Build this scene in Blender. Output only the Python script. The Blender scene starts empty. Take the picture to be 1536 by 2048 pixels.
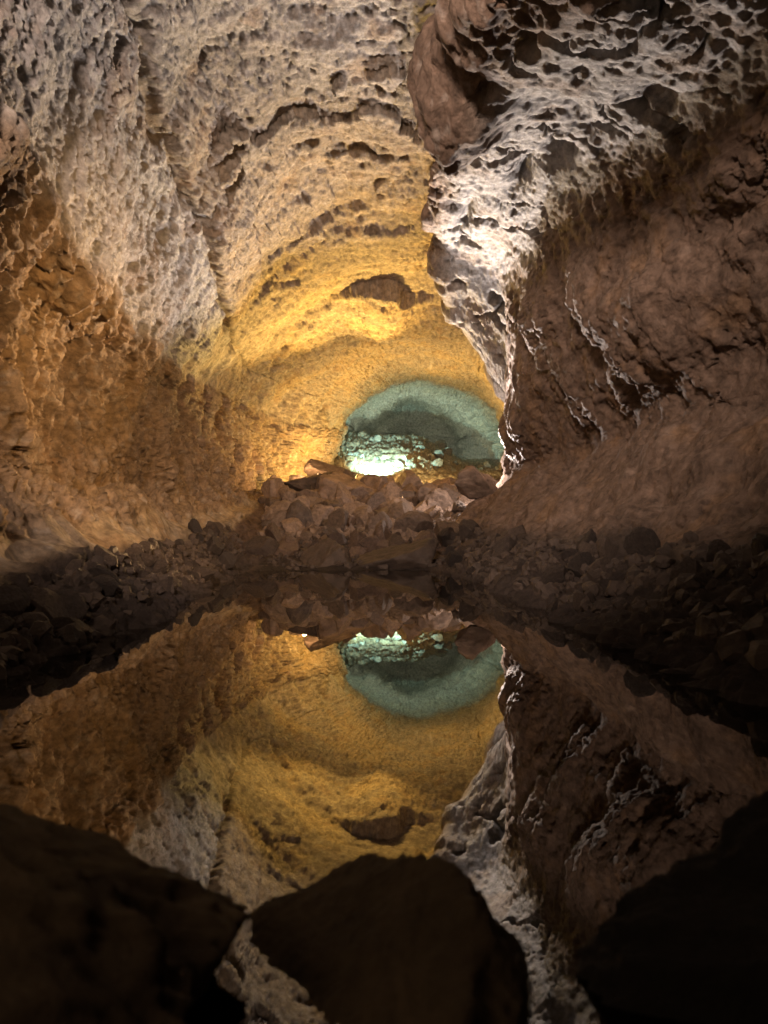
import bpy, math, random
import numpy as np
from mathutils import Vector

# ------------------------------------------------------------------ camera
F = 1479.0          # focal length in photo pixels (1536 x 2048)
CH = 0.5            # height of the phone above the water
HY = 1070.0         # photo row of the horizon
scene = bpy.context.scene
COL = scene.collection
cam_d = bpy.data.cameras.new("camera")
cam = bpy.data.objects.new("camera", cam_d)
COL.objects.link(cam)
cam.location = (0, 0, CH)
cam.rotation_euler = (math.radians(90), 0, 0)
cam_d.sensor_fit = 'VERTICAL'
cam_d.sensor_height = 36
cam_d.sensor_width = 27
cam_d.lens = 36 * F / 2048
cam_d.shift_y = (HY - 1024) / 2048
cam_d.clip_start = 0.02
cam_d.clip_end = 200
cam_d.dof.use_dof = True
cam_d.dof.focus_distance = 13
cam_d.dof.aperture_fstop = 4.5
scene.camera = cam

# ------------------------------------------------------------------ world, view
w = bpy.data.worlds.new("World")
scene.world = w
w.use_nodes = True
w.node_tree.nodes["Background"].inputs[0].default_value = (0.010, 0.008, 0.007, 1)
w.node_tree.nodes["Background"].inputs[1].default_value = 0.3
scene.view_settings.view_transform = 'Standard'
scene.view_settings.look = 'None'
scene.view_settings.exposure = 0.3
scene.view_settings.gamma = 1.0
scene.cycles.max_bounces = 6
scene.cycles.diffuse_bounces = 4
scene.cycles.glossy_bounces = 3
scene.cycles.use_denoising = True
scene.cycles.sample_clamp_indirect = 4.0

# ------------------------------------------------------------------ lamps of the show cave, plus added fill lights
def aim(o, target):
    v = Vector(target) - o.location
    o.rotation_euler = v.to_track_quat('-Z', 'Y').to_euler()

def spot(name, loc, target, power, col, angle=90, blend=0.6, size=0.05):
    l = bpy.data.lights.new(name, 'SPOT')
    l.energy = power; l.color = col
    l.spot_size = math.radians(angle); l.spot_blend = blend
    l.shadow_soft_size = size
    o = bpy.data.objects.new(name, l); COL.objects.link(o)
    o.location = loc; aim(o, target)
    return o

def point(name, loc, power, col, size=0.05):
    l = bpy.data.lights.new(name, 'POINT')
    l.energy = power; l.color = col; l.shadow_soft_size = size
    o = bpy.data.objects.new(name, l); COL.objects.link(o)
    o.location = loc
    return o

YEL = (1.0, 0.62, 0.16)
ORA = (1.0, 0.58, 0.25)
WHI = (1.0, 0.86, 0.80)
TEA = (0.56, 1.0, 0.84)
point("yellow_lamp", (-1.3, 20.5, 1.95), 260, YEL, 0.06)
spot("yellow_spot", (-0.4, 19.7, 1.75), (-1.0, 13.4, 5.5), 5400, YEL, 68, 1.0, 0.06)
point("yellow_glow", (1.0, 20.8, 1.85), 720, (1.0, 0.70, 0.26), 0.06)
point("path_lamp", (-1.9, 17.7, 1.85), 330, ORA, 0.06)
spot("wall_flood", (1.2, 18.3, 1.75), (-3.2, 8.2, 0.9), 12500, ORA, 34, 1.0, 0.06)
spot("side_fill", (1.65, 2.5, 2.2), (-3.4, 9.4, 1.9), 1300, ORA, 54, 1.0, 0.12)  # added fill out of frame, brightens the left wall
spot("white_lamp", (1.86, 14.2, 1.70), (1.5, 6.2, 4.7), 2600, WHI, 54, 0.8, 0.03)
spot("brow_fill", (1.0, 18.3, 1.75), (1.7, 5.6, 4.9), 4300, WHI, 25, 1.0, 0.05)  # added fill, softens the shadows in the porous brow
point("white_spill", (1.86, 14.2, 1.70), 75, (1.0, 0.80, 0.70), 0.03)
spot("white_flood", (1.15, 18.3, 1.8), (-2.3, 5.2, 6.0), 5600, WHI, 39, 1.0, 0.05)
spot("teal_lamp", (-0.4, 22.6, 2.75), (0.5, 27.0, 2.6), 2100, TEA, 96, 1.0, 0.05)
point("teal_deep_fill", (1.0, 30.3, 3.8), 110, (0.90, 1.0, 0.80), 0.05)  # added unseen fill behind the pile, lifts the dark far vault
spot("roof_fill", (-1.3, -1.5, 3.7), (0.5, 12.0, 2.3), 2900, (1.0, 0.74, 0.59), 66, 1.0, 0.35)  # added warm fill behind the camera for right wall and heap
point("shore_fill", (-1.4, -0.6, 1.5), 27, (1.0, 0.70, 0.45), 0.6)  # added unseen fill for the near rocks

# ------------------------------------------------------------------ numpy noise
def _hash(ix, iy, iz, seed):
    h = (ix.astype(np.uint32) * np.uint32(374761393) + iy.astype(np.uint32) * np.uint32(668265263)
         + iz.astype(np.uint32) * np.uint32(2147483647) + np.uint32((seed * 1274126177) & 0xffffffff))
    h = (h ^ (h >> np.uint32(13))) * np.uint32(1274126177)
    h = (h ^ (h >> np.uint32(15))) * np.uint32(2246822519)
    return h ^ (h >> np.uint32(16))

_G = np.array([[1,1,0],[-1,1,0],[1,-1,0],[-1,-1,0],[1,0,1],[-1,0,1],[1,0,-1],[-1,0,-1],
               [0,1,1],[0,-1,1],[0,1,-1],[0,-1,-1],[1,1,0],[-1,1,0],[0,-1,1],[0,-1,-1]], dtype=np.float32)

def perlin(p, seed=0):
    p = p.astype(np.float32)
    i = np.floor(p).astype(np.int64); f = (p - i).astype(np.float32)
    u = f * f * f * (f * (f * 6 - 15) + 10)
    out = np.zeros(len(p), np.float32)
    for cx in (0, 1):
        wx = u[:, 0] if cx else 1 - u[:, 0]
        for cy in (0, 1):
            wy = u[:, 1] if cy else 1 - u[:, 1]
            for cz in (0, 1):
                wz = u[:, 2] if cz else 1 - u[:, 2]
                g = _G[_hash(i[:, 0] + cx, i[:, 1] + cy, i[:, 2] + cz, seed) & np.uint32(15)]
                d = g[:, 0] * (f[:, 0] - cx) + g[:, 1] * (f[:, 1] - cy) + g[:, 2] * (f[:, 2] - cz)
                out += wx * wy * wz * d
    return out

def fbm(p, scale, octaves=4, gain=0.5, seed=0, ridged=False):
    out = np.zeros(len(p), np.float32); a = 1.0; s = 1.0 / scale; tot = 0
    for o in range(octaves):
        n = perlin(p * s, seed + 17 * o)
        if ridged: n = 0.6 - 1.6 * np.abs(n)
        out += a * n; tot += a; a *= gain; s *= 2.03
    return out / tot

def worley(p, seed=0):
    """F1 distance and a random value of the nearest cell"""
    p = p.astype(np.float32)
    i = np.floor(p).astype(np.int64); f = (p - i).astype(np.float32)
    best = np.full(len(p), 9.0, np.float32); rnd = np.zeros(len(p), np.float32)
    for dx in (-1, 0, 1):
        for dy in (-1, 0, 1):
            for dz in (-1, 0, 1):
                h = _hash(i[:, 0] + dx, i[:, 1] + dy, i[:, 2] + dz, seed)
                ox = (h & np.uint32(1023)).astype(np.float32) / 1023
                oy = ((h >> np.uint32(10)) & np.uint32(1023)).astype(np.float32) / 1023
                oz = ((h >> np.uint32(20)) & np.uint32(1023)).astype(np.float32) / 1023
                d = (dx + ox - f[:, 0]) ** 2 + (dy + oy - f[:, 1]) ** 2 + (dz + oz - f[:, 2]) ** 2
                m = d < best
                best = np.where(m, d, best)
                rnd = np.where(m, ((h * np.uint32(2654435761)) >> np.uint32(22)).astype(np.float32) / 1023, rnd)
    return np.sqrt(best), rnd

def sstep(a, b, x):
    t = np.clip((x - a) / (b - a), 0, 1)
    return t * t * (3 - 2 * t)

def pits(p, scale, seed, rmax=0.42, keep=0.5):
    q = p / scale
    q = q + 0.35 * np.stack([perlin(q * 1.7, seed + 1), perlin(q * 1.7, seed + 2), perlin(q * 1.7, seed + 3)], 1)
    d, r = worley(q, seed)
    rad = rmax * (0.35 + 0.65 * r / keep) * (r < keep)
    return np.where(rad > 0, 1 - sstep(0.55, 1.0, d / np.maximum(rad, 1e-3)), 0).astype(np.float32)

# ------------------------------------------------------------------ the tube: feature lines (distance, x, z)
def P(px, py, d):
    return ((px - 768) / F * d, d, CH + (HY - py) / F * d)

LINES = [
 ('floor', [(-4,-.4,-.28),(8,-.5,-.28),(10,-.5,-.12),(12,-.5,.25),(15,-.4,.85),(18,-.3,1.4),(19.5,-.2,1.45),(21,.2,1.45),(22.5,.6,2.1),(28,1.2,4.2),(29.5,1.2,3.6),(31,1.2,3.3),(36,1.1,3.6)]),
 ('under_l', [(-4,-.9,-.26),(4,-1.0,-.26),(7,-1.3,-.26),(9.5,-1.5,-.15),(12,-1.5,.25),(15,-1.5,.85),(18,-1.6,1.42),(21,-1.2,1.5),(23,-.8,2.2),(28,-.5,4.2),(30,-.4,3.4),(36,.2,4.0)]),
 ('shore_l', [(-4,-1.3,.0),(2,-1.3,0),(4,-1.4,0),(7,-1.75,0),(10,-2.05,0),(12,-2.1,.28),(14,-2.1,.6),(18,-2.3,1.4),(21,-2.0,1.5),(23,-1.4,2.4),(28,-1.6,4.4),(36,-.6,4.8)]),
 ('bank_l', [(-4,-1.6,.1),(2,-1.65,.1),(3.5,-1.85,.16),(5.8,-2.1,.26),(8,-2.3,.34),(11,-2.6,.44),(14,-2.7,.80),(18,-2.9,1.42),(21,-2.5,1.7),(23,-1.5,2.3),(28,-1.9,4.2),(36,-1.0,4.8)]),
 ('path_l', [(-4,-2.0,.4),(2,-2.1,.4),(3.5,-2.35,.5),(5.8,-2.75,.63),(8,-3.0,.78),(11,-3.12,.9),(14,-3.15,1.1),(18,-3.15,1.5),(21,-2.8,1.9),(23,-1.6,2.6),(28,-2.1,4.4),(36,-1.2,5.0)]),
 ('foot_l', [(-4,-2.5,.9),(3.5,-2.75,.95),(7,-3.25,1.1),(11,-3.4,1.35),(16,-3.45,1.7),(20,-3.1,1.95),(21.5,-2.6,2.1),(23,-1.6,2.8),(28,-2.2,4.6),(36,-1.2,5.0)]),
 ('wall_l', [(-4,-2.4,2.1),(3.5,-2.65,2.0),(7,-3.1,2.3),(11,-3.4,2.5),(16,-3.6,2.9),(20,-3.2,2.9),(21.5,-2.5,3.0),(23,-1.45,3.2),(25,-1.6,3.9),(28,-2.0,4.8),(36,-1.2,5.2)]),
 ('ridge_l', [(-4,-2.2,3.3),(4.4,-2.3,3.2),(6,-2.55,2.95),(8,-2.85,3.0),(12,-3.3,3.2),(16,-3.6,3.6),(20,-3.0,3.7),(21.5,-2.3,3.7),(23,-1.4,3.9),(28,-1.6,5.2),(36,-.8,5.4)]),
 ('seam_l', [(-4,-2.1,4.9),(6.5,-2.19,4.98),(8.5,-2.29,4.64),(11,-2.51,4.3),(14,-2.9,4.15),(17,-3.1,4.3),(20,-2.5,4.5),(23,-1.1,4.5),(28,-1.0,5.3),(36,-.3,5.6)]),
 ('ceil_l', [(-4,-1.7,5.5),(7,-1.74,5.5),(11,-1.85,5.3),(14,-2.0,5.15),(17,-1.9,5.1),(20,-1.3,5.1),(23,-.4,5.1),(28,-.3,5.8),(36,.4,6.2)]),
 ('ceil', [(-4,-.5,5.8),(7.3,-.6,5.8),(10.5,-.6,5.95),(13.5,-.6,5.75),(18,-.3,5.6),(23,.6,5.7),(28,1.1,6.2),(33,1.2,6.6),(36,1.2,6.6)]),
 ('ceil_r', [(-4,1.2,5.6),(9,1.4,5.6),(14,2.0,5.6),(18,2.4,5.5),(23,3.0,5.4),(28,3.3,5.7),(36,2.4,6.2)]),
 ('lip', [(-4,.85,3.4),(3,.8,3.4),(4,.66,3.45),(5,.47,3.9),(6.5,.45,4.32),(9,.56,4.7),(10.8,.62,4.88),(12.5,1.14,4.47),(13.5,1.68,3.95),(14.2,2.1,3.2),(15,2.9,3.6),(18,3.6,4.0),(23,3.9,4.2),(28,4.3,4.8),(36,2.8,5.3)]),
 ('brow_r', [(-4,2.0,3.0),(4.5,2.07,3.15),(5.5,1.98,3.5),(7.5,1.84,3.95),(9.5,1.74,4.2),(11,1.78,4.3),(12.5,2.08,3.6),(13.5,2.28,2.9),(15,2.8,2.8),(18,3.6,3.2),(23,4.1,3.4),(28,4.6,4.6),(36,3,5.1)]),
 ('wall_r', [(-4,2.5,2.2),(5,2.4,2.4),(8,2.12,2.5),(10.5,2.0,2.5),(12.5,2.02,2.1),(14,2.28,1.9),(15,2.7,2.0),(18,3.6,2.4),(23,4.2,2.8),(28,4.7,4.4),(36,3.1,5.0)]),
 ('ledge_r', [(-4,2.9,1.5),(5.5,2.86,1.54),(9,2.6,1.6),(12,2.35,1.6),(13.5,2.25,1.55),(15,2.5,1.4),(18,3.4,1.8),(23,3.9,2.4),(28,4.5,3.6),(36,3.1,4.6)]),
 ('base_r', [(-4,2.0,.5),(4,2.08,.55),(6.5,1.9,.63),(9,1.6,.65),(12,1.3,.7),(13.5,1.5,.95),(15,2.2,1.2),(18,3.2,1.5),(23,3.8,2.1),(28,4.3,3.2),(36,3,4.2)]),
 ('shore_r', [(-4,1.3,0),(2.5,1.2,0),(4.2,1.13,0),(8,1.0,0),(10.5,.95,.05),(13,1.1,.5),(15,1.8,1.0),(18,2.8,1.43),(21,2.9,1.5),(23,3.0,2.1),(28,3,3.2),(36,2,3.8)]),
 ('under_r', [(-4,.7,-.26),(4,.7,-.26),(8,.6,-.25),(10,.5,-.12),(12,.4,.25),(15,.6,.85),(18,.9,1.42),(21,1.2,1.45),(23,1.4,2.2),(28,1.9,3.8),(30,1.9,3.2),(36,1.7,4.0)]),
]
NAMES = [l[0] for l in LINES]
Q = 1.0     # mesh density
near = np.arange(-4, 1.6, 0.05 / Q)
n_far = int(math.log(36 / 1.6) / 0.0042 * Q)
far = 1.6 * np.exp(np.linspace(0, math.log(36 / 1.6), n_far))
D = np.concatenate([near, far]).astype(np.float64)
M = len(D)

def smooth_interp(pts):
    a = np.array(pts, float)
    fine = np.linspace(-6, 38, 1761)
    out = []
    ker = np.hanning(33); ker /= ker.sum()
    for k in (1, 2):
        v = np.interp(fine, a[:, 0], a[:, k])
        v = np.convolve(np.pad(v, 16, mode='edge'), ker, 'valid')
        out.append(np.interp(D, fine, v))
    return np.stack(out, 1)       # M x 2

ctrl = np.stack([smooth_interp(l[1]) for l in LINES], 1)     # M x K x 2
K = len(LINES)
# number of points on each segment (closed loop); per segment, decided at d = 9
# weights favour what the camera sees
seg_n = []
i9 = int(np.argmin(abs(D - 8)))
for k in range(K):
    a = ctrl[i9, k]; b = ctrl[i9, (k + 1) % K]
    L = float(np.hypot(*(b - a)))
    wgt = 1.0
    if NAMES[k] in ('ceil_r',): wgt = 0.5
    if NAMES[k] in ('floor', 'under_r'): wgt = 0.6
    if NAMES[k] in ('seam_l', 'ceil_l', 'lip', 'ridge_l', 'brow_r', 'wall_l'): wgt = 1.25
    seg_n.append(max(12, int(L * 62 * wgt * Q)))
rows = []; vpar = []
for k in range(K):
    p0 = ctrl[:, (k - 1) % K]; p1 = ctrl[:, k]; p2 = ctrl[:, (k + 1) % K]; p3 = ctrl[:, (k + 2) % K]
    for j in range(seg_n[k]):
        t = j / seg_n[k]
        c = 0.5 * ((2 * p1) + (-p0 + p2) * t + (2 * p0 - 5 * p1 + 4 * p2 - p3) * t * t + (-p0 + 3 * p1 - 3 * p2 + p3) * t ** 3)
        lin = p1 * (1 - t) + p2 * t
        rows.append(0.75 * c + 0.25 * lin); vpar.append(k + t)
rows = np.stack(rows, 1)           # M x N x 2
N = rows.shape[1]
vpar = np.array(vpar)
# end wall: sections shrink
shr = sstep(34.2, 36.0, D)
cen = np.array([1.1, 5.4])
rows = rows * (1 - shr[:, None, None]) + cen * shr[:, None, None]
G = np.zeros((M, N, 3)); G[:, :, 0] = rows[:, :, 0]; G[:, :, 1] = D[:, None]; G[:, :, 2] = rows[:, :, 1]
G = G.astype(np.float32)

def normals(G):
    dv = np.roll(G, -1, 1) - np.roll(G, 1, 1)
    du = np.empty_like(G); du[1:-1] = G[2:] - G[:-2]; du[0] = G[1] - G[0]; du[-1] = G[-1] - G[-2]
    n = np.cross(dv, du)
    n /= np.maximum(np.linalg.norm(n, axis=2, keepdims=True), 1e-9)
    return n
NR = normals(G)
mid = np.array([0, 0, 2.4])
# inward (towards the air)
chk = (NR[i9] * (mid[None, :] - G[i9] * [1, 0, 1])).sum()
if chk < 0: NR = -NR

V = np.broadcast_to(vpar[None, :], (M, N)).reshape(-1)
pos = G.reshape(-1, 3).copy(); nor = NR.reshape(-1, 3).astype(np.float32)
def vi(name): return NAMES.index(name)
def band(a, b, soft=0.25, wob=None):
    x = V if wob is None else V + wob
    return (sstep(a - soft, a + soft, x) * (1 - sstep(b - soft, b + soft, x))).astype(np.float32)

y = pos[:, 1]
wob = fbm(pos, 0.9, 3, seed=5) * 0.9
is_floor = np.clip(band(-1, vi('bank_l'), .15) + band(vi('base_r') + .3, K + 1, .2), 0, 1)
bank_l = band(vi('shore_l') - .4, vi('bank_l') + .2, .2, wob * .4)
bank_r = band(vi('base_r') + .2, K - 1.4, .3, wob * .5)
stripe = band(vi('ridge_l') - .05, vi('seam_l'), .12, wob * .35) * (1 - sstep(11.5, 15, y + wob * 3))
ceil = band(vi('seam_l'), vi('ceil_r') + .6, .05)
poro = band(vi('lip') + .25, vi('brow_r') + .12, .15, wob * .3) * (1 - sstep(14, 17, y))
lipf = band(vi('ceil_r') + .4, vi('lip') + .28, .15, wob * .3) * (1 - sstep(10, 13, y))
low_r = band(vi('brow_r') + .1, vi('base_r') + .3, .2, wob * .3)
low_l = band(vi('path_l') - .3, vi('ridge_l') - .05, .12, wob * .3)

# --- large displacement
calm = (1 - .6 * is_floor) * (1 - .65 * np.clip(poro + band(vi('brow_r') - .3, vi('brow_r') + .5, .2), 0, 1))
disp = fbm(pos, 1.7, 3, seed=11) * 0.42 * calm * (1 - .5 * ceil) * (1 - .4 * stripe)
disp += fbm(pos, 0.7, 3, seed=23) * 0.20 * calm * (1 - .7 * ceil) * (1 - .4 * stripe)
# blobs: (px, py, d, rx, ry, rz, amount>0 towards the air)
BLOBS = [
 (612, 862, 21.3, .95, 1.4, .75, .45),     # outcrop by the arch
 (1090, 735, 8.6, .4, .9, .45, -.25),      # hollow in right wall
 (1075, 640, 9.4, .35, .7, .45, .22),
 (1230, 640, 6.6, .45, .7, .55, .18),
 (1180, 770, 7.2, .5, .8, .4, .12),
 (1330, 420, 5.1, .35, .5, .4, .16),
 (1400, 430, 5.0, .3, .4, .12, -.2),
 (750, 590, 15.8, 1.1, .75, .6, .0),
 (45, 530, 4.9, .22, .5, .42, -.28),       # smooth dark scoop in left wall
 (150, 640, 6.0, .2, .4, .45, -.18),
 (270, 770, 8.5, .35, .8, .35, .15),
 (150, 780, 6.4, .3, .5, .3, .12),
 (325, 1020, 8.6, .22, .35, .10, -.25),    # pit in the path slope
 (1020, 1010, 11.5, .12, .35, .12, -.3),   # pit at the ledge tip
 (415, 850, 15.5, .16, .6, .7, -.35),      # vertical crack
 (360, 700, 11.5, .14, .5, .5, -.15),
 (1300, 980, 5.8, .6, .9, .12, -.1),
 (200, 800, 7.4, .08, .5, .3, -.25),
 (125, 660, 5.9, .09, .3, .45, -.28),
 (155, 880, 6.4, .08, .3, .12, -.2),
 (265, 890, 9.0, .08, .5, .25, -.2),
 (520, 130, 7.6, .35, .22, .25, -.22),
 (700, 110, 7.7, .35, .25, .25, -.25),
 (610, 240, 9.0, .5, .3, .3, -.12),
 (1250, 185, 5.6, .34, .45, .16, -.24),
 (1180, 130, 5.4, .14, .35, .2, -.28),
 (1040, 360, 7.6, .12, .5, .25, -.26),
 (925, 470, 9.6, .10, .8, .2, -.3),
 (985, 520, 9.2, .09, .7, .3, -.26),
 (1110, 330, 6.8, .13, .35, .2, -.28),
 (1330, 150, 4.9, .16, .25, .2, -.25),
 (945, 200, 6.0, .30, .8, .5, .42),
]
for (px, py, d, rx, ry, rz, am) in BLOBS:
    c = np.array(P(px, py, d), np.float32)
    q = (pos - c) / np.array([rx, ry, rz], np.float32)
    disp += am * np.exp(-(q ** 2).sum(1) * 1.2) * 1.15
# step in the ceiling that makes the dark recess facing us
sx = pos[:, 0] + wob * .25
edge = 15.3 + 1.1 * (sx + .2) ** 2 * .35 + fbm(pos * [1, 1, 0], .9, 3, seed=41) * 1.2
amt = .08 + .34 * np.exp(-((sx - .0) / .75) ** 2)
stepc = sstep(-.12, .12, y - edge) * (1 - sstep(2.2, 4.4, y - edge)) * amt
edge2 = 12.2 + .5 * np.abs(sx) + fbm(pos * [1, 1, 0], 1.1, 3, seed=43) * 1.6
stepc += sstep(-.1, .1, y - edge2) * (1 - sstep(1.0, 2.5, y - edge2)) * .07
edge3 = 9.2 + fbm(pos * [1, 1, 0], .8, 3, seed=47) * 2.2
stepc += sstep(-.05, .05, y - edge3) * (1 - sstep(.7, 1.5, y - edge3)) * .10
edge4 = 21.6 + fbm(pos * [1, 1, 0], .8, 3, seed=49) * 1.5
stepc += sstep(-.1, .1, y - edge4) * (1 - sstep(2., 5., y - edge4)) * .08 * sstep(-.5, 1, sx)
disp += stepc * band(vi('seam_l') + .4, vi('ceil_r') + .9, .4)
# seam where the ceiling sheet overlaps the grey wall
disp += .09 * band(vi('seam_l') + .02, vi('seam_l') + .8, .06, wob * .12) * (1 - sstep(12, 15, y))
disp -= .12 * np.exp(-((V - vi('seam_l') + wob * .12) / .05) ** 2) * (1 - sstep(13, 18, y))
# left wall ridge lump
disp += .03 * band(vi('wall_l') + .5, vi('ridge_l') + .02, .12, wob * .3) * (1 - sstep(11, 14, y))
# fissures dividing porous right wall into slanted slabs
fs = np.sin((pos[:, 0] * 2.2 + pos[:, 1] * 1.0 + fbm(pos, .8, 3, seed=61) * 2.4) * 2.1)
disp -= .20 * sstep(.90, .99, fs) * poro * sstep(-.15, .1, fbm(pos, .7, 2, seed=63))
pos = pos + nor * disp[:, None].astype(np.float32)
G = pos.reshape(M, N, 3); NR2 = normals(G)
if (NR2 * NR).sum() < 0: NR2 = -NR2
nor = NR2.reshape(-1, 3).astype(np.float32)

# --- medium and fine displacement
iso = pos
ani_c = pos * np.array([.8, 1.0, 2.5], np.float32)              # ceiling: thin layers
ani_w = np.stack([pos[:, 0], pos[:, 1] * 1.25 + pos[:, 2] * .4, pos[:, 2] * .8], 1) + .12 * fbm(pos, .5, 2, seed=77)[:, None]   # walls: streaks running up
r1 = fbm(ani_c, .28, 4, .55, seed=71, ridged=True)
r2 = fbm(ani_w, .26, 4, .55, seed=81)
r3 = fbm(iso, .16, 4, .6, seed=91)
g1 = fbm(iso * np.array([1, 1, 1.6], np.float32), .075, 3, .7, seed=93)
disp = ceil * (r1 * .05 + r3 * .018 + g1 * .035)
flute = fbm(np.stack([pos[:, 0], pos[:, 1] * 1.1 + pos[:, 2] * .35, pos[:, 2] * .38], 1), .75, 3, .55, seed=85, ridged=True)
disp += low_l * band(vi('foot_l') - .1, vi('ridge_l'), .2) * flute * .16
disp += low_l * (r2 * .20 + fbm(ani_w, .09, 2, .6, seed=83) * .05)
disp += low_r * (r2 * .075 + r3 * .055) * (1 - .5 * band(vi('wall_r') + .8, vi('base_r') + .2, .2))
disp += lipf * (r2 * .16)
g2 = fbm(ani_w, .085, 3, .7, seed=94, ridged=True)
disp += low_l * g2 * .055 + low_r * g2 * .03 + ceil * fbm(ani_c, .11, 3, .7, seed=96, ridged=True) * .035
disp += stripe * (r3 * .07 + fbm(iso, .4, 2, seed=95) * .05 + g1 * .045) + low_l * g1 * .03 + low_r * g1 * .02
disp += poro * (fbm(iso, .22, 4, .62, seed=97, ridged=True) * .03 + fbm(iso, .30, 5, .66, seed=98) * .062 + fbm(iso, .07, 2, seed=99) * .03)
disp += (bank_l + bank_r) * (fbm(iso, .22, 4, .62, seed=101, ridged=True) * .16)
fl = np.clip(is_floor - bank_l - bank_r, 0, 1)
disp += fl * fbm(iso, .4, 4, .6, seed=103, ridged=True) * np.where(y > 22, .22, .08) * np.where(y < 9.5, .3, 1)
far_m = sstep(21, 27, y)
disp += far_m * (1 - is_floor) * fbm(iso, .7, 4, .6, seed=107) * .25
disp += far_m * is_floor * fbm(iso, .22, 3, .6, seed=109, ridged=True) * .26
# thin fissures
def cracks(p, scale, seed, w_):
    n = perlin(p / scale, seed) + .35 * perlin(p / scale * 2.7, seed + 1)
    m = sstep(.0, .25, perlin(p / (scale * 2.3), seed + 2) + .12)
    return (1 - sstep(0, w_, np.abs(n))) * m
disp -= cracks(ani_w, .55, 401, .035) * (low_r * .08 + low_l * .12 + lipf * .05)
disp -= cracks(iso * np.array([.55, 1.1, 2.2], np.float32), .6, 411, .04) * (ceil * .05 + low_l * .02)
disp -= cracks(iso, .8, 421, .03) * (stripe * .05 + poro * .06)
disp += ceil * sstep(15.5, 18, y) * (fbm(iso * np.array([.6, 1.2, 2.0], np.float32), .5, 4, .6, seed=435, ridged=True) * .16 + fbm(iso, .16, 3, .6, seed=437) * .10)
disp += band(vi('foot_l') - .2, vi('seam_l'), .2) * sstep(14, 17, y) * (1 - far_m) * fbm(iso * np.array([1, 1, .6], np.float32), .45, 4, .6, seed=439, ridged=True) * .20
# broken blocks and flow ledges: terraces
lay = ani_c[:, 2] * 1.6 + ani_c[:, 1] * .9 + fbm(iso, .9, 3, seed=431) * 1.1
tr = (lay * 1.3) - np.floor(lay * 1.3)
disp += ceil * (tr - .5) * .055 * sstep(-.1, .2, fbm(iso, 1.1, 2, seed=433)) * (1 - sstep(20, 23, y))
lay = pos[:, 2] * 1.1 + fbm(iso, .8, 3, seed=441) * .9
tr = lay * 1.7 - np.floor(lay * 1.7)
disp += low_r * (tr - .5) * .05 * sstep(-.05, .2, fbm(iso, .9, 2, seed=443))
big = pits(iso, .52, 201, .40, .22) * (stripe * .19 + poro * .10)
med = pits(iso, .22, 211, .42, .36) * (stripe * .10 + poro * .042 + ceil * .0 + low_l * .015)
sml = pits(iso, .095, 221, .44, .5) * (stripe * .04 + poro * .016 + ceil * .006 + low_l * .006)
pm = .25 + .9 * sstep(-.12, .15, fbm(iso, .55, 3, seed=231))
disp -= big * 1.15 + (med + sml) * pm
pos = pos + nor * disp[:, None].astype(np.float32)
G = pos.reshape(M, N, 3)

# --- rock colour of each vertex (lava tones by zone)
def C(*c): return np.array(c, np.float32)
tan = C(.33, .262, .19); grey = C(.43, .415, .405); brown = C(.20, .142, .108); dark = C(.055, .042, .036)
rust = C(.26, .16, .085); och = C(.42, .31, .17); pale = C(.50, .47, .43)
n1 = fbm(pos, .6, 4, .6, seed=301)[:, None]; n2 = fbm(pos, .12, 3, .6, seed=303)[:, None]; n3 = fbm(pos, 1.6, 3, seed=305)[:, None]
def mixc(a, b, t): return a * (1 - t) + b * t
colr = np.ones_like(pos) * tan
colr = mixc(colr, och, sstep(-.05, .25, n3 + n1 * .5) * .7)
colr = mixc(colr, rust, low_l[:, None] * .45)
colr = mixc(colr, grey, np.clip(stripe + poro, 0, 1)[:, None])
colr = mixc(colr, grey * .85, (ceil * (1 - sstep(7.0, 10.5, y + wob * 2)))[:, None] * .8)
colr = mixc(colr, brown, np.clip(low_r + lipf, 0, 1)[:, None])  # brown lava with the shade of bulge and lower wall put in
colr = mixc(colr, rust, sstep(.10, .30, n1) * .45)
colr = mixc(colr, pale, sstep(.14, .34, n2) * .35 * (1 - .8 * low_r[:, None]))
colr = mixc(colr, colr * .45, sstep(.10, .35, -n2 - n1 * .4) * .55)
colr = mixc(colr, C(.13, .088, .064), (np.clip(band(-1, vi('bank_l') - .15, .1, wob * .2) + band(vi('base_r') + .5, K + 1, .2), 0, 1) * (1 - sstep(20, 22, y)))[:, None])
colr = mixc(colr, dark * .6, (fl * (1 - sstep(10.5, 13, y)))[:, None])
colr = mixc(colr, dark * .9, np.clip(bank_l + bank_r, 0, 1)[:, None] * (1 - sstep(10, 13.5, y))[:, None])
colr = mixc(colr, C(.33, .35, .31), sstep(21.5, 30, y + wob * 3)[:, None] * .75)

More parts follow.
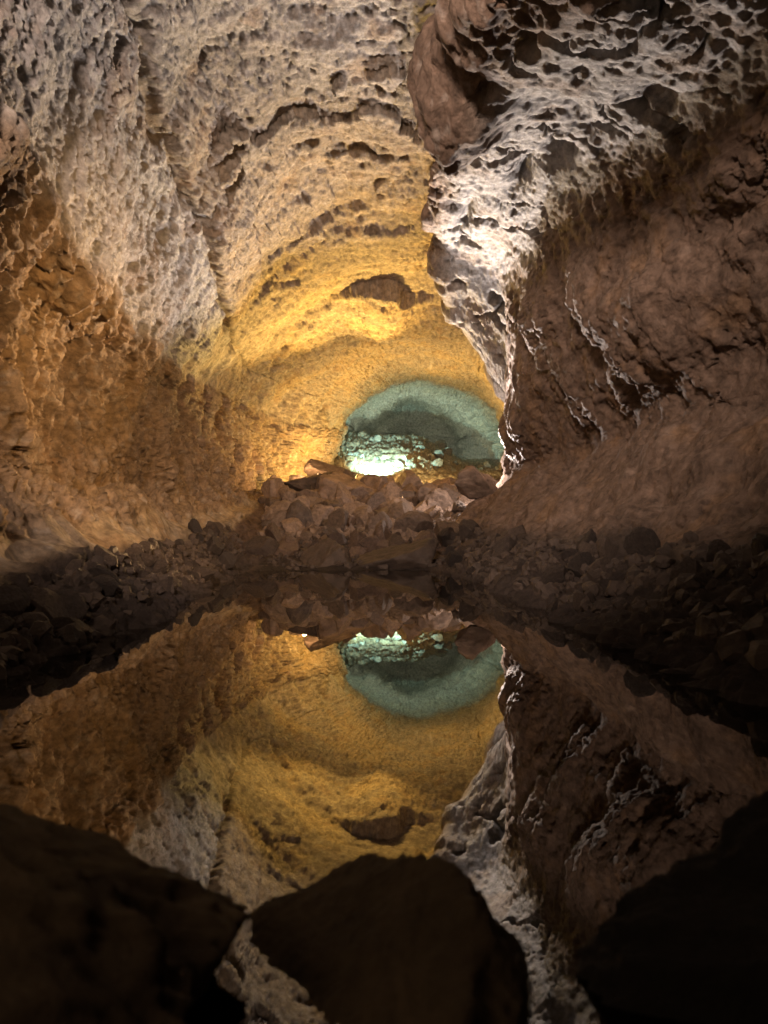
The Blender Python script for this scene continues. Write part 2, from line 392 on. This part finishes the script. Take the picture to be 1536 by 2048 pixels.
# ------------------------------------------------------------------ materials
def rock_material(name, base=None, bump=1.0, rough=.85, fine=60.0, spec=.25):
    m = bpy.data.materials.new(name); m.use_nodes = True
    nt = m.node_tree; nd = nt.nodes; lk = nt.links
    b = nd["Principled BSDF"]
    b.inputs['Roughness'].default_value = rough
    b.inputs['Specular IOR Level'].default_value = spec
    tc = nd.new('ShaderNodeTexCoord')
    geo = nd.new('ShaderNodeNewGeometry')
    src = geo.outputs['Position'] if base is None else tc.outputs['Object']
    if base is None:
        at = nd.new('ShaderNodeAttribute'); at.attribute_name = 'rock'; colsock = at.outputs['Color']
    else:
        oi = nd.new('ShaderNodeObjectInfo')
        mx = nd.new('ShaderNodeMix'); mx.data_type = 'RGBA'
        mx.inputs[6].default_value = (*base[0], 1); mx.inputs[7].default_value = (*base[1], 1)
        lk.new(oi.outputs['Random'], mx.inputs[0]); colsock = mx.outputs[2]
    nz = nd.new('ShaderNodeTexNoise'); nz.inputs['Scale'].default_value = fine * .35; nz.inputs['Detail'].default_value = 8
    nz.inputs['Roughness'].default_value = .7
    lk.new(src, nz.inputs['Vector'])
    rmp = nd.new('ShaderNodeMapRange'); rmp.inputs[1].default_value = .3; rmp.inputs[2].default_value = .7
    rmp.inputs[3].default_value = .45; rmp.inputs[4].default_value = 1.45
    lk.new(nz.outputs['Fac'], rmp.inputs[0])
    mul = nd.new('ShaderNodeVectorMath'); mul.operation = 'SCALE'
    lk.new(colsock, mul.inputs[0]); lk.new(rmp.outputs[0], mul.inputs['Scale'])
    lk.new(mul.outputs[0], b.inputs['Base Color'])
    nb = nd.new('ShaderNodeTexNoise'); nb.inputs['Scale'].default_value = fine * .6; nb.inputs['Detail'].default_value = 9
    nb.inputs['Roughness'].default_value = .72
    lk.new(src, nb.inputs['Vector'])
    vo = nd.new('ShaderNodeTexVoronoi'); vo.inputs['Scale'].default_value = fine * .6
    lk.new(src, vo.inputs['Vector'])
    ad = nd.new('ShaderNodeMath'); ad.operation = 'MULTIPLY_ADD'; ad.inputs[1].default_value = .12
    lk.new(vo.outputs['Distance'], ad.inputs[0]); lk.new(nb.outputs['Fac'], ad.inputs[2])
    bp = nd.new('ShaderNodeBump'); bp.inputs['Strength'].default_value = .9 * bump
    bp.inputs['Distance'].default_value = .05
    lk.new(ad.outputs[0], bp.inputs['Height']); lk.new(bp.outputs['Normal'], b.inputs['Normal'])
    return m

M_cave = rock_material('cave rock', None, 1.0, .8, 28)
M_heap = rock_material('broken lava', ((.10, .076, .062), (.28, .205, .155)), .7, .6, 14, .35)
M_dark = rock_material('dark lava', ((.028, .021, .018), (.085, .062, .048)), .8, .6, 16, .4)
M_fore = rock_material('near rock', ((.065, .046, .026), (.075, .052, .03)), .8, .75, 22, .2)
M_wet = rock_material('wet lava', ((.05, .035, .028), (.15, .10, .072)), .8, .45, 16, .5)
M_fore_shade = rock_material('near rock in shade', ((.012, .010, .009), (.02, .016, .013)), .8, .7, 22, .2)  # shade on the right near rock put into its base colour
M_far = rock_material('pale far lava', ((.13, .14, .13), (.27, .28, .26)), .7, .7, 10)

def water_material():
    m = bpy.data.materials.new('still water'); m.use_nodes = True
    nt = m.node_tree; nd = nt.nodes; lk = nt.links
    nd.remove(nd["Principled BSDF"]); out = nd["Material Output"]
    gl = nd.new('ShaderNodeBsdfGlossy'); gl.inputs['Roughness'].default_value = .0; gl.inputs['Color'].default_value = (.96, .95, .92, 1)
    tr = nd.new('ShaderNodeBsdfTransparent'); tr.inputs['Color'].default_value = (.30, .28, .24, 1)
    fr = nd.new('ShaderNodeFresnel'); fr.inputs['IOR'].default_value = 2.0
    mx = nd.new('ShaderNodeMixShader')
    lk.new(fr.outputs[0], mx.inputs[0]); lk.new(tr.outputs[0], mx.inputs[1]); lk.new(gl.outputs[0], mx.inputs[2])
    lk.new(mx.outputs[0], out.inputs['Surface'])
    nz = nd.new('ShaderNodeTexNoise'); nz.inputs['Scale'].default_value = 1.3; nz.inputs['Detail'].default_value = 2
    geo = nd.new('ShaderNodeNewGeometry'); lk.new(geo.outputs['Position'], nz.inputs['Vector'])
    bp = nd.new('ShaderNodeBump'); bp.inputs['Strength'].default_value = .02; bp.inputs['Distance'].default_value = .02
    lk.new(nz.outputs['Fac'], bp.inputs['Height']); lk.new(bp.outputs['Normal'], gl.inputs['Normal'])
    return m
M_water = water_material()

# ------------------------------------------------------------------ mesh helpers
def link_mesh(name, verts, faces, mat, cols=None, smooth=True):
    me = bpy.data.meshes.new(name)
    verts = np.ascontiguousarray(verts, np.float32); faces = np.ascontiguousarray(faces, np.int32)
    k = faces.shape[1]
    me.vertices.add(len(verts)); me.vertices.foreach_set('co', verts.ravel())
    me.loops.add(faces.size); me.loops.foreach_set('vertex_index', faces.ravel())
    me.polygons.add(len(faces)); me.polygons.foreach_set('loop_start', np.arange(0, faces.size, k, dtype=np.int32))
    me.polygons.foreach_set('use_smooth', np.full(len(faces), smooth))
    me.update(calc_edges=True)
    if cols is not None:
        a = me.attributes.new('rock', 'FLOAT_COLOR', 'POINT')
        a.data.foreach_set('color', np.concatenate([cols, np.ones((len(cols), 1), np.float32)], 1).astype(np.float32).ravel())
    me.materials.append(mat)
    o = bpy.data.objects.new(name, me); COL.objects.link(o)
    return o

def sector(name, v0, v1, label, cat):
    """slice of the tube between two feature lines"""
    if v0 < v1: cols = np.where((vpar >= v0) & (vpar <= v1))[0]
    else: cols = np.concatenate([np.where(vpar >= v0)[0], np.where(vpar <= v1)[0]])
    last = (cols[-1] + 1) % N
    cols = np.append(cols, last)
    sub = G[:, cols].reshape(-1, 3); cc = colr.reshape(M, N, 3)[:, cols].reshape(-1, 3)
    n = len(cols)
    idx = np.arange(M * n).reshape(M, n)
    f = np.stack([idx[:-1, :-1], idx[:-1, 1:], idx[1:, 1:], idx[1:, :-1]], -1).reshape(-1, 4)
    o = link_mesh(name, sub, f, M_cave, cc)
    o['kind'] = 'structure'; o['label'] = label; o['category'] = cat
    return o

e = 1e-6
sector('cave_wall_left', vi('path_l'), vi('seam_l') - e, 'pitted orange and grey lava wall rising from the ledge on the left', 'cave wall')
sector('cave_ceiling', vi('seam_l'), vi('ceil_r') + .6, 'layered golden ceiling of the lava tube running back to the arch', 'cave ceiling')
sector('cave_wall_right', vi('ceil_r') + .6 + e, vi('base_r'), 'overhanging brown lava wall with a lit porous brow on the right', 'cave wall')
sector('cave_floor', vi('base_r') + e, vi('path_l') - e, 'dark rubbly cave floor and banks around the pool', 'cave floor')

# water sheet, a little wider than the pool
wx = np.array([[-3.2, -4.2, 0], [3.0, -4.2, 0], [3.0, 13.5, 0], [-3.2, 13.5, 0]], np.float32)
wo = link_mesh('water', wx, np.array([[0, 1, 2, 3]]), M_water, smooth=False)
wo['kind'] = 'structure'; wo['label'] = 'still dark pool mirroring the cave ceiling'; wo['category'] = 'water'

# ------------------------------------------------------------------ rocks
def ico(level):
    t = (1 + 5 ** .5) / 2
    v = [(-1,t,0),(1,t,0),(-1,-t,0),(1,-t,0),(0,-1,t),(0,1,t),(0,-1,-t),(0,1,-t),(t,0,-1),(t,0,1),(-t,0,-1),(-t,0,1)]
    v = [tuple(np.array(a) / np.linalg.norm(a)) for a in v]
    f = [(0,11,5),(0,5,1),(0,1,7),(0,7,10),(0,10,11),(1,5,9),(5,11,4),(11,10,2),(10,7,6),(7,1,8),(3,9,4),(3,4,2),(3,2,6),(3,6,8),(3,8,9),(4,9,5),(2,4,11),(6,2,10),(8,6,7),(9,8,1)]
    for _ in range(level):
        cache = {}; nf = []
        def mp(a, b):
            k = (min(a, b), max(a, b))
            if k not in cache:
                m = np.array(v[a]) + np.array(v[b]); v.append(tuple(m / np.linalg.norm(m))); cache[k] = len(v) - 1
            return cache[k]
        for a, b, c in f:
            x, y_, z = mp(a, b), mp(b, c), mp(c, a)
            nf += [(a, x, z), (b, y_, x), (c, z, y_), (x, y_, z)]
        f = nf
    return np.array(v, np.float32), np.array(f, np.int32)
ICO = {l: ico(l) for l in (4, 5, 6)}

def rock_shape(seed, level=4, planes=11, noise=.10, sq=(1, 1, 1), sharp=.05):
    rs = np.random.RandomState(seed)
    v, f = ICO[level]
    nrm = rs.normal(size=(planes, 3)); nrm /= np.linalg.norm(nrm, axis=1, keepdims=True)
    h = rs.uniform(.42, .82, planes)
    dots = v @ nrm.T
    r = np.where(dots > .05, h / np.maximum(dots, .05), 9).min(1)
    r = np.minimum(r, 1.15)
    p = v * r[:, None]
    q = p + seed * 3.7
    n = fbm(q, .55, 2, .5, seed=seed) * noise * 2.2 + fbm(q, .3, 4, .65, seed=seed + 5, ridged=True) * noise * 1.7
    cr = pits(q, .5, seed + 9, .4, .3) * noise * .5
    p = p * (1 + n - cr)[:, None]
    return (p * np.array(sq)).astype(np.float32), f

def floor_z(x, yy):
    """height of the ground mesh under a point"""
    row = int(np.argmin(abs(D - yy)))
    sec = G[max(row - 2, 0):row + 3].reshape(-1, 3)
    m = np.abs(sec[:, 0] - x) < .08
    vv = np.tile(vpar, len(sec) // N)
    m &= (vv < vi('foot_l')) | (vv > vi('ledge_r') + .5)
    return float(sec[m, 2].mean()) if m.any() else 0.0

rng = random.Random(7)
def make_rock(name, loc, size, seed, mat, label, cat, group=None, level=4, noise=.10, rot=None, mesh=None, planes=11):
    if mesh is None:
        v, f = rock_shape(seed, level, planes, noise)
        o = link_mesh(name, v, f, mat)
    else:
        o = bpy.data.objects.new(name, mesh); COL.objects.link(o)
    o.location = loc
    o.scale = size if hasattr(size, '__len__') else (size,) * 3
    o.rotation_euler = rot if rot is not None else (rng.uniform(0, 6.28), rng.uniform(0, 6.28), rng.uniform(0, 6.28))
    o['label'] = label; o['category'] = cat
    if group: o['group'] = group
    return o

protos = {}
for nm, mat in (('heap', M_heap), ('dark', M_dark), ('wet', M_wet), ('far', M_far)):
    protos[nm] = []
    for s in range(10):
        v, f = rock_shape(500 + s, 5, 6 + s % 4, .05, (1, .62 + .08 * (s % 5), .55 + .09 * (s % 4)))
        o = link_mesh('rock', v, f, mat); me = o.data
        bpy.data.objects.remove(o); protos[nm].append(me)

def box_rock(name, c, dims, seed, mat, label, group, level=5, noise=.06, planes=9, rz=0.0, cat='boulder'):
    """rock fitted to a box of the given dimensions"""
    v, f = rock_shape(seed, level, planes, noise)
    ca, sa = math.cos(rz), math.sin(rz)
    v = v @ np.array([[ca, sa, 0], [-sa, ca, 0], [0, 0, 1]], np.float32)
    lo, hi = v.min(0), v.max(0)
    v = (v - (lo + hi) / 2) / (hi - lo) * np.array(dims, np.float32)
    o = link_mesh(name, v.astype(np.float32), f, mat)
    o.location = c; o['label'] = label; o['category'] = cat; o['group'] = group
    return o

def px_rock(name, px, py, d, wpx, hpx, seed, mat, label, group=None, level=5, deep=.8, rz=0, noise=.09, planes=10, tilt=0):
    """boulder of a given apparent size at a given spot"""
    x, yy, z = P(px, py, d)
    sx = wpx / F * d; sz = hpx / F * d
    return box_rock(name, (x, yy, z), (sx, max(sx, sz) * deep, sz), seed, mat, label, group, level, noise, planes, rz)

HG = 'broken rocks heaped at the end of the pool'
# (px, py centre, d, width px, height px, seed, label)
BIG = [
 (655, 945, 18.6, 92, 52, 1, 'rounded reddish boulder crowning the left top of the rubble heap'),
 (610, 975, 17.9, 150, 66, 2, 'wide flat topped slab under the crowning boulder, left of the heap'),
 (548, 990, 16.7, 52, 70, 3, 'dark upright block at the far left end of the heap crest'),
 (700, 985, 16.9, 120, 90, 4, 'large brown angular boulder below the crest left of the teal glow'),
 (612, 1032, 15.4, 64, 78, 5, 'tall squared block standing upright in the left middle of the heap'),
 (545, 1012, 16.4, 48, 34, 6, 'small tan stone catching yellow light left of the upright block'),
 (570, 1050, 14.8, 70, 44, 7, 'tan wedge shaped rock left of and below the upright block'),
 (755, 985, 17.0, 56, 66, 8, 'pale pinkish knob of rock on the crest under the bright teal glow'),
 (785, 1035, 15.0, 130, 80, 9, 'broad brown boulder with pitted face in the middle of the heap'),
 (700, 1045, 14.6, 60, 66, 10, 'pointed brown rock leaning left of the broad middle boulder'),
 (850, 990, 16.6, 60, 50, 11, 'light pink stone on the crest right of the teal glow'),
 (954, 966, 13.6, 96, 68, 12, 'pink white peaked boulder at the right end of the heap crest'),
 (900, 985, 17.0, 44, 34, 13, 'orange tinted stone beside the pink peaked boulder'),
 (880, 1020, 15.4, 80, 54, 14, 'pinkish brown block on the right slope of the heap'),
 (935, 1015, 15.8, 64, 50, 15, 'pale brown stone wedged against the right ledge'),
 (850, 1060, 13.8, 70, 44, 16, 'low brown slab on the lower right slope of the heap'),
 (660, 1082, 13.4, 66, 36, 17, 'brown slab lying just above the left dark waterside boulder'),
 (905, 1068, 13.2, 60, 40, 18, 'angular rock at the foot of the heap beside the right bank'),
 (690, 960, 18.2, 50, 36, 19, 'small dark rock tucked right of the crowning boulder'),
 (815, 1000, 16.6, 50, 36, 20, 'flat pinkish rock between the pale knob and the light pink stone'),
]
for (px, py, d, wp, hp, sd, lab) in BIG:
    px_rock('boulder', px, py, d, wp * 1.0, hp * 1.0, sd, M_heap, lab, HG, 5, .8, rng.uniform(0, 6), .06)
px_rock('boulder', 648, 1140, 11.1, 124, 130, 31, M_dark, 'dark boulder at the water edge, left one of the mirrored pair', HG, 5, .8, .2, .05)
px_rock('boulder', 790, 1142, 11.0, 176, 136, 32, M_dark, 'widest dark boulder at the water edge, right one of the mirrored pair', HG, 5, .7, -.2, .05)

def scatter(n, region, protoset, smin, smax, label, group, cat='rock', sink=.25, seed=1):
    r = random.Random(seed)
    for k in range(n):
        x, yy = region(r)
        s = smin + (smax - smin) * r.random() ** 2.0
        z = floor_z(x, yy)
        me = r.choice(protos[protoset])
        make_rock('rock', (x, yy, z + s * (.5 - sink)), (s, s, s), 0, None, label, cat, group,
                  rot=(r.uniform(0, 6.28), r.uniform(0, 6.28), r.uniform(0, 6.28)), mesh=me)

def heap_region(y0, y1):
    def g(r):
        yy = r.uniform(y0, y1)
        xl = np.interp(yy, [11, 14, 18, 20], [-2.0, -2.2, -2.8, -2.4]); xr = np.interp(yy, [11, 13, 15, 18, 20], [.9, 1.1, 1.9, 3.0, 3.0])
        return r.uniform(xl, xr), yy
    return g
scatter(50, heap_region(17.6, 19.4), 'heap', .18, .60, 'small broken rock along the crest of the rubble heap', HG, seed=10)
scatter(70, heap_region(15.6, 17.6), 'heap', .13, .46, 'small broken rock on the upper slope of the rubble heap', HG, seed=11)
scatter(75, heap_region(12.4, 15.6), 'heap', .12, .44, 'small broken rock on the middle slope of the rubble heap', HG, seed=12)
scatter(45, heap_region(11.5, 12.7), 'wet', .08, .30, 'small dark rock at the wet foot of the rubble heap', HG, seed=13)

def bank_region(side, y0, y1):
    def g(r):
        yy = r.uniform(y0, y1)
        if side < 0:
            b = np.interp(yy, [2, 4, 7, 10, 12], [-1.3, -1.4, -1.75, -2.05, -2.1]); t = np.interp(yy, [2, 3.5, 5.8, 8, 11, 14], [-1.75, -1.95, -2.3, -2.55, -2.85, -2.9])
        else:
            b = np.interp(yy, [2.5, 4.2, 8, 10.5, 13], [1.2, 1.13, 1.0, .95, 1.1]); t = np.interp(yy, [2, 4, 6.5, 9, 12], [2.1, 2.08, 1.9, 1.6, 1.3])
        return r.uniform(b, b + (t - b) * .72), yy
    return g
for side, nm, sd in ((-1, 'left', 21), (1, 'right', 25)):
    for y0, y1, n, smax, where in ((2.6, 4.6, 18, .13, 'near end'), (4.6, 7.6, 24, .17, 'middle'), (7.6, 11.8, 24, .22, 'far end')):
        scatter(n, bank_region(side, y0, y1), 'dark', .05, smax, 'dark lava stone on the %s of the shaded %s bank' % (where, nm),
                'stones on the %s bank' % nm, 'stone', seed=sd); sd += 1
def far_reg(r):
    yy = r.uniform(23.0, 28.5); return r.uniform(-1.2, 3.9), yy
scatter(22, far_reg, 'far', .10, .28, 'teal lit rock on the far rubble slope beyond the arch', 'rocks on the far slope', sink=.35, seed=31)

# loose small rubble, too many pieces to count: one mesh
def rubble(name, regions, protoset, label, smin, smax, seed):
    r = random.Random(seed); VV = []; FF = []; off = 0
    lowv, lowf = ICO2
    for reg, n in regions:
        for k in range(n):
            x, yy = reg(r); s = smin + (smax - smin) * r.random() ** 2
            z = floor_z(x, yy)
            rs = np.random.RandomState(r.randrange(1 << 30))
            v = lowv * (1 + rs.uniform(-.28, .28, (len(lowv), 1))) * rs.uniform(.55, 1.2, (1, 3)) * s
            VV.append(v + [x, yy, z + s * .3]); FF.append(lowf + off); off += len(lowv)
    o = link_mesh(name, np.concatenate(VV), np.concatenate(FF), protoset, smooth=False)
    o['kind'] = 'stuff'; o['label'] = label; o['category'] = 'rubble'
ICO2 = ico(1)
rubble('bank_rubble', [(bank_region(-1, 2, 12), 700), (bank_region(1, 2, 12), 800), (heap_region(10.6, 13.4), 500)], M_dark,
       'loose dark gravel and chips covering both banks of the pool', .02, .07, 5)
rubble('heap_rubble', [(heap_region(12.4, 19.6), 1800)], M_heap, 'small reddish brown chips between the rocks of the heap', .04, .12, 6)

# three near rocks at the edge of the pool, out of focus

NG = 'near rocks at the edge of the pool'
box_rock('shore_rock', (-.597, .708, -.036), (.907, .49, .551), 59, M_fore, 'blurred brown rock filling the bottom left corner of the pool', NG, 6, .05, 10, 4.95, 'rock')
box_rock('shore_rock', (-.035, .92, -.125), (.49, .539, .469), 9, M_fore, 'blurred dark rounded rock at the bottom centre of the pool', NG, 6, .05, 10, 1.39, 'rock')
box_rock('shore_rock', (.691, .888, -.077), (1.044, .692, .645), 9, M_fore_shade, 'near rock darkened by shade filling the bottom right corner of the pool', NG, 6, .05, 10, 2.84, 'rock')
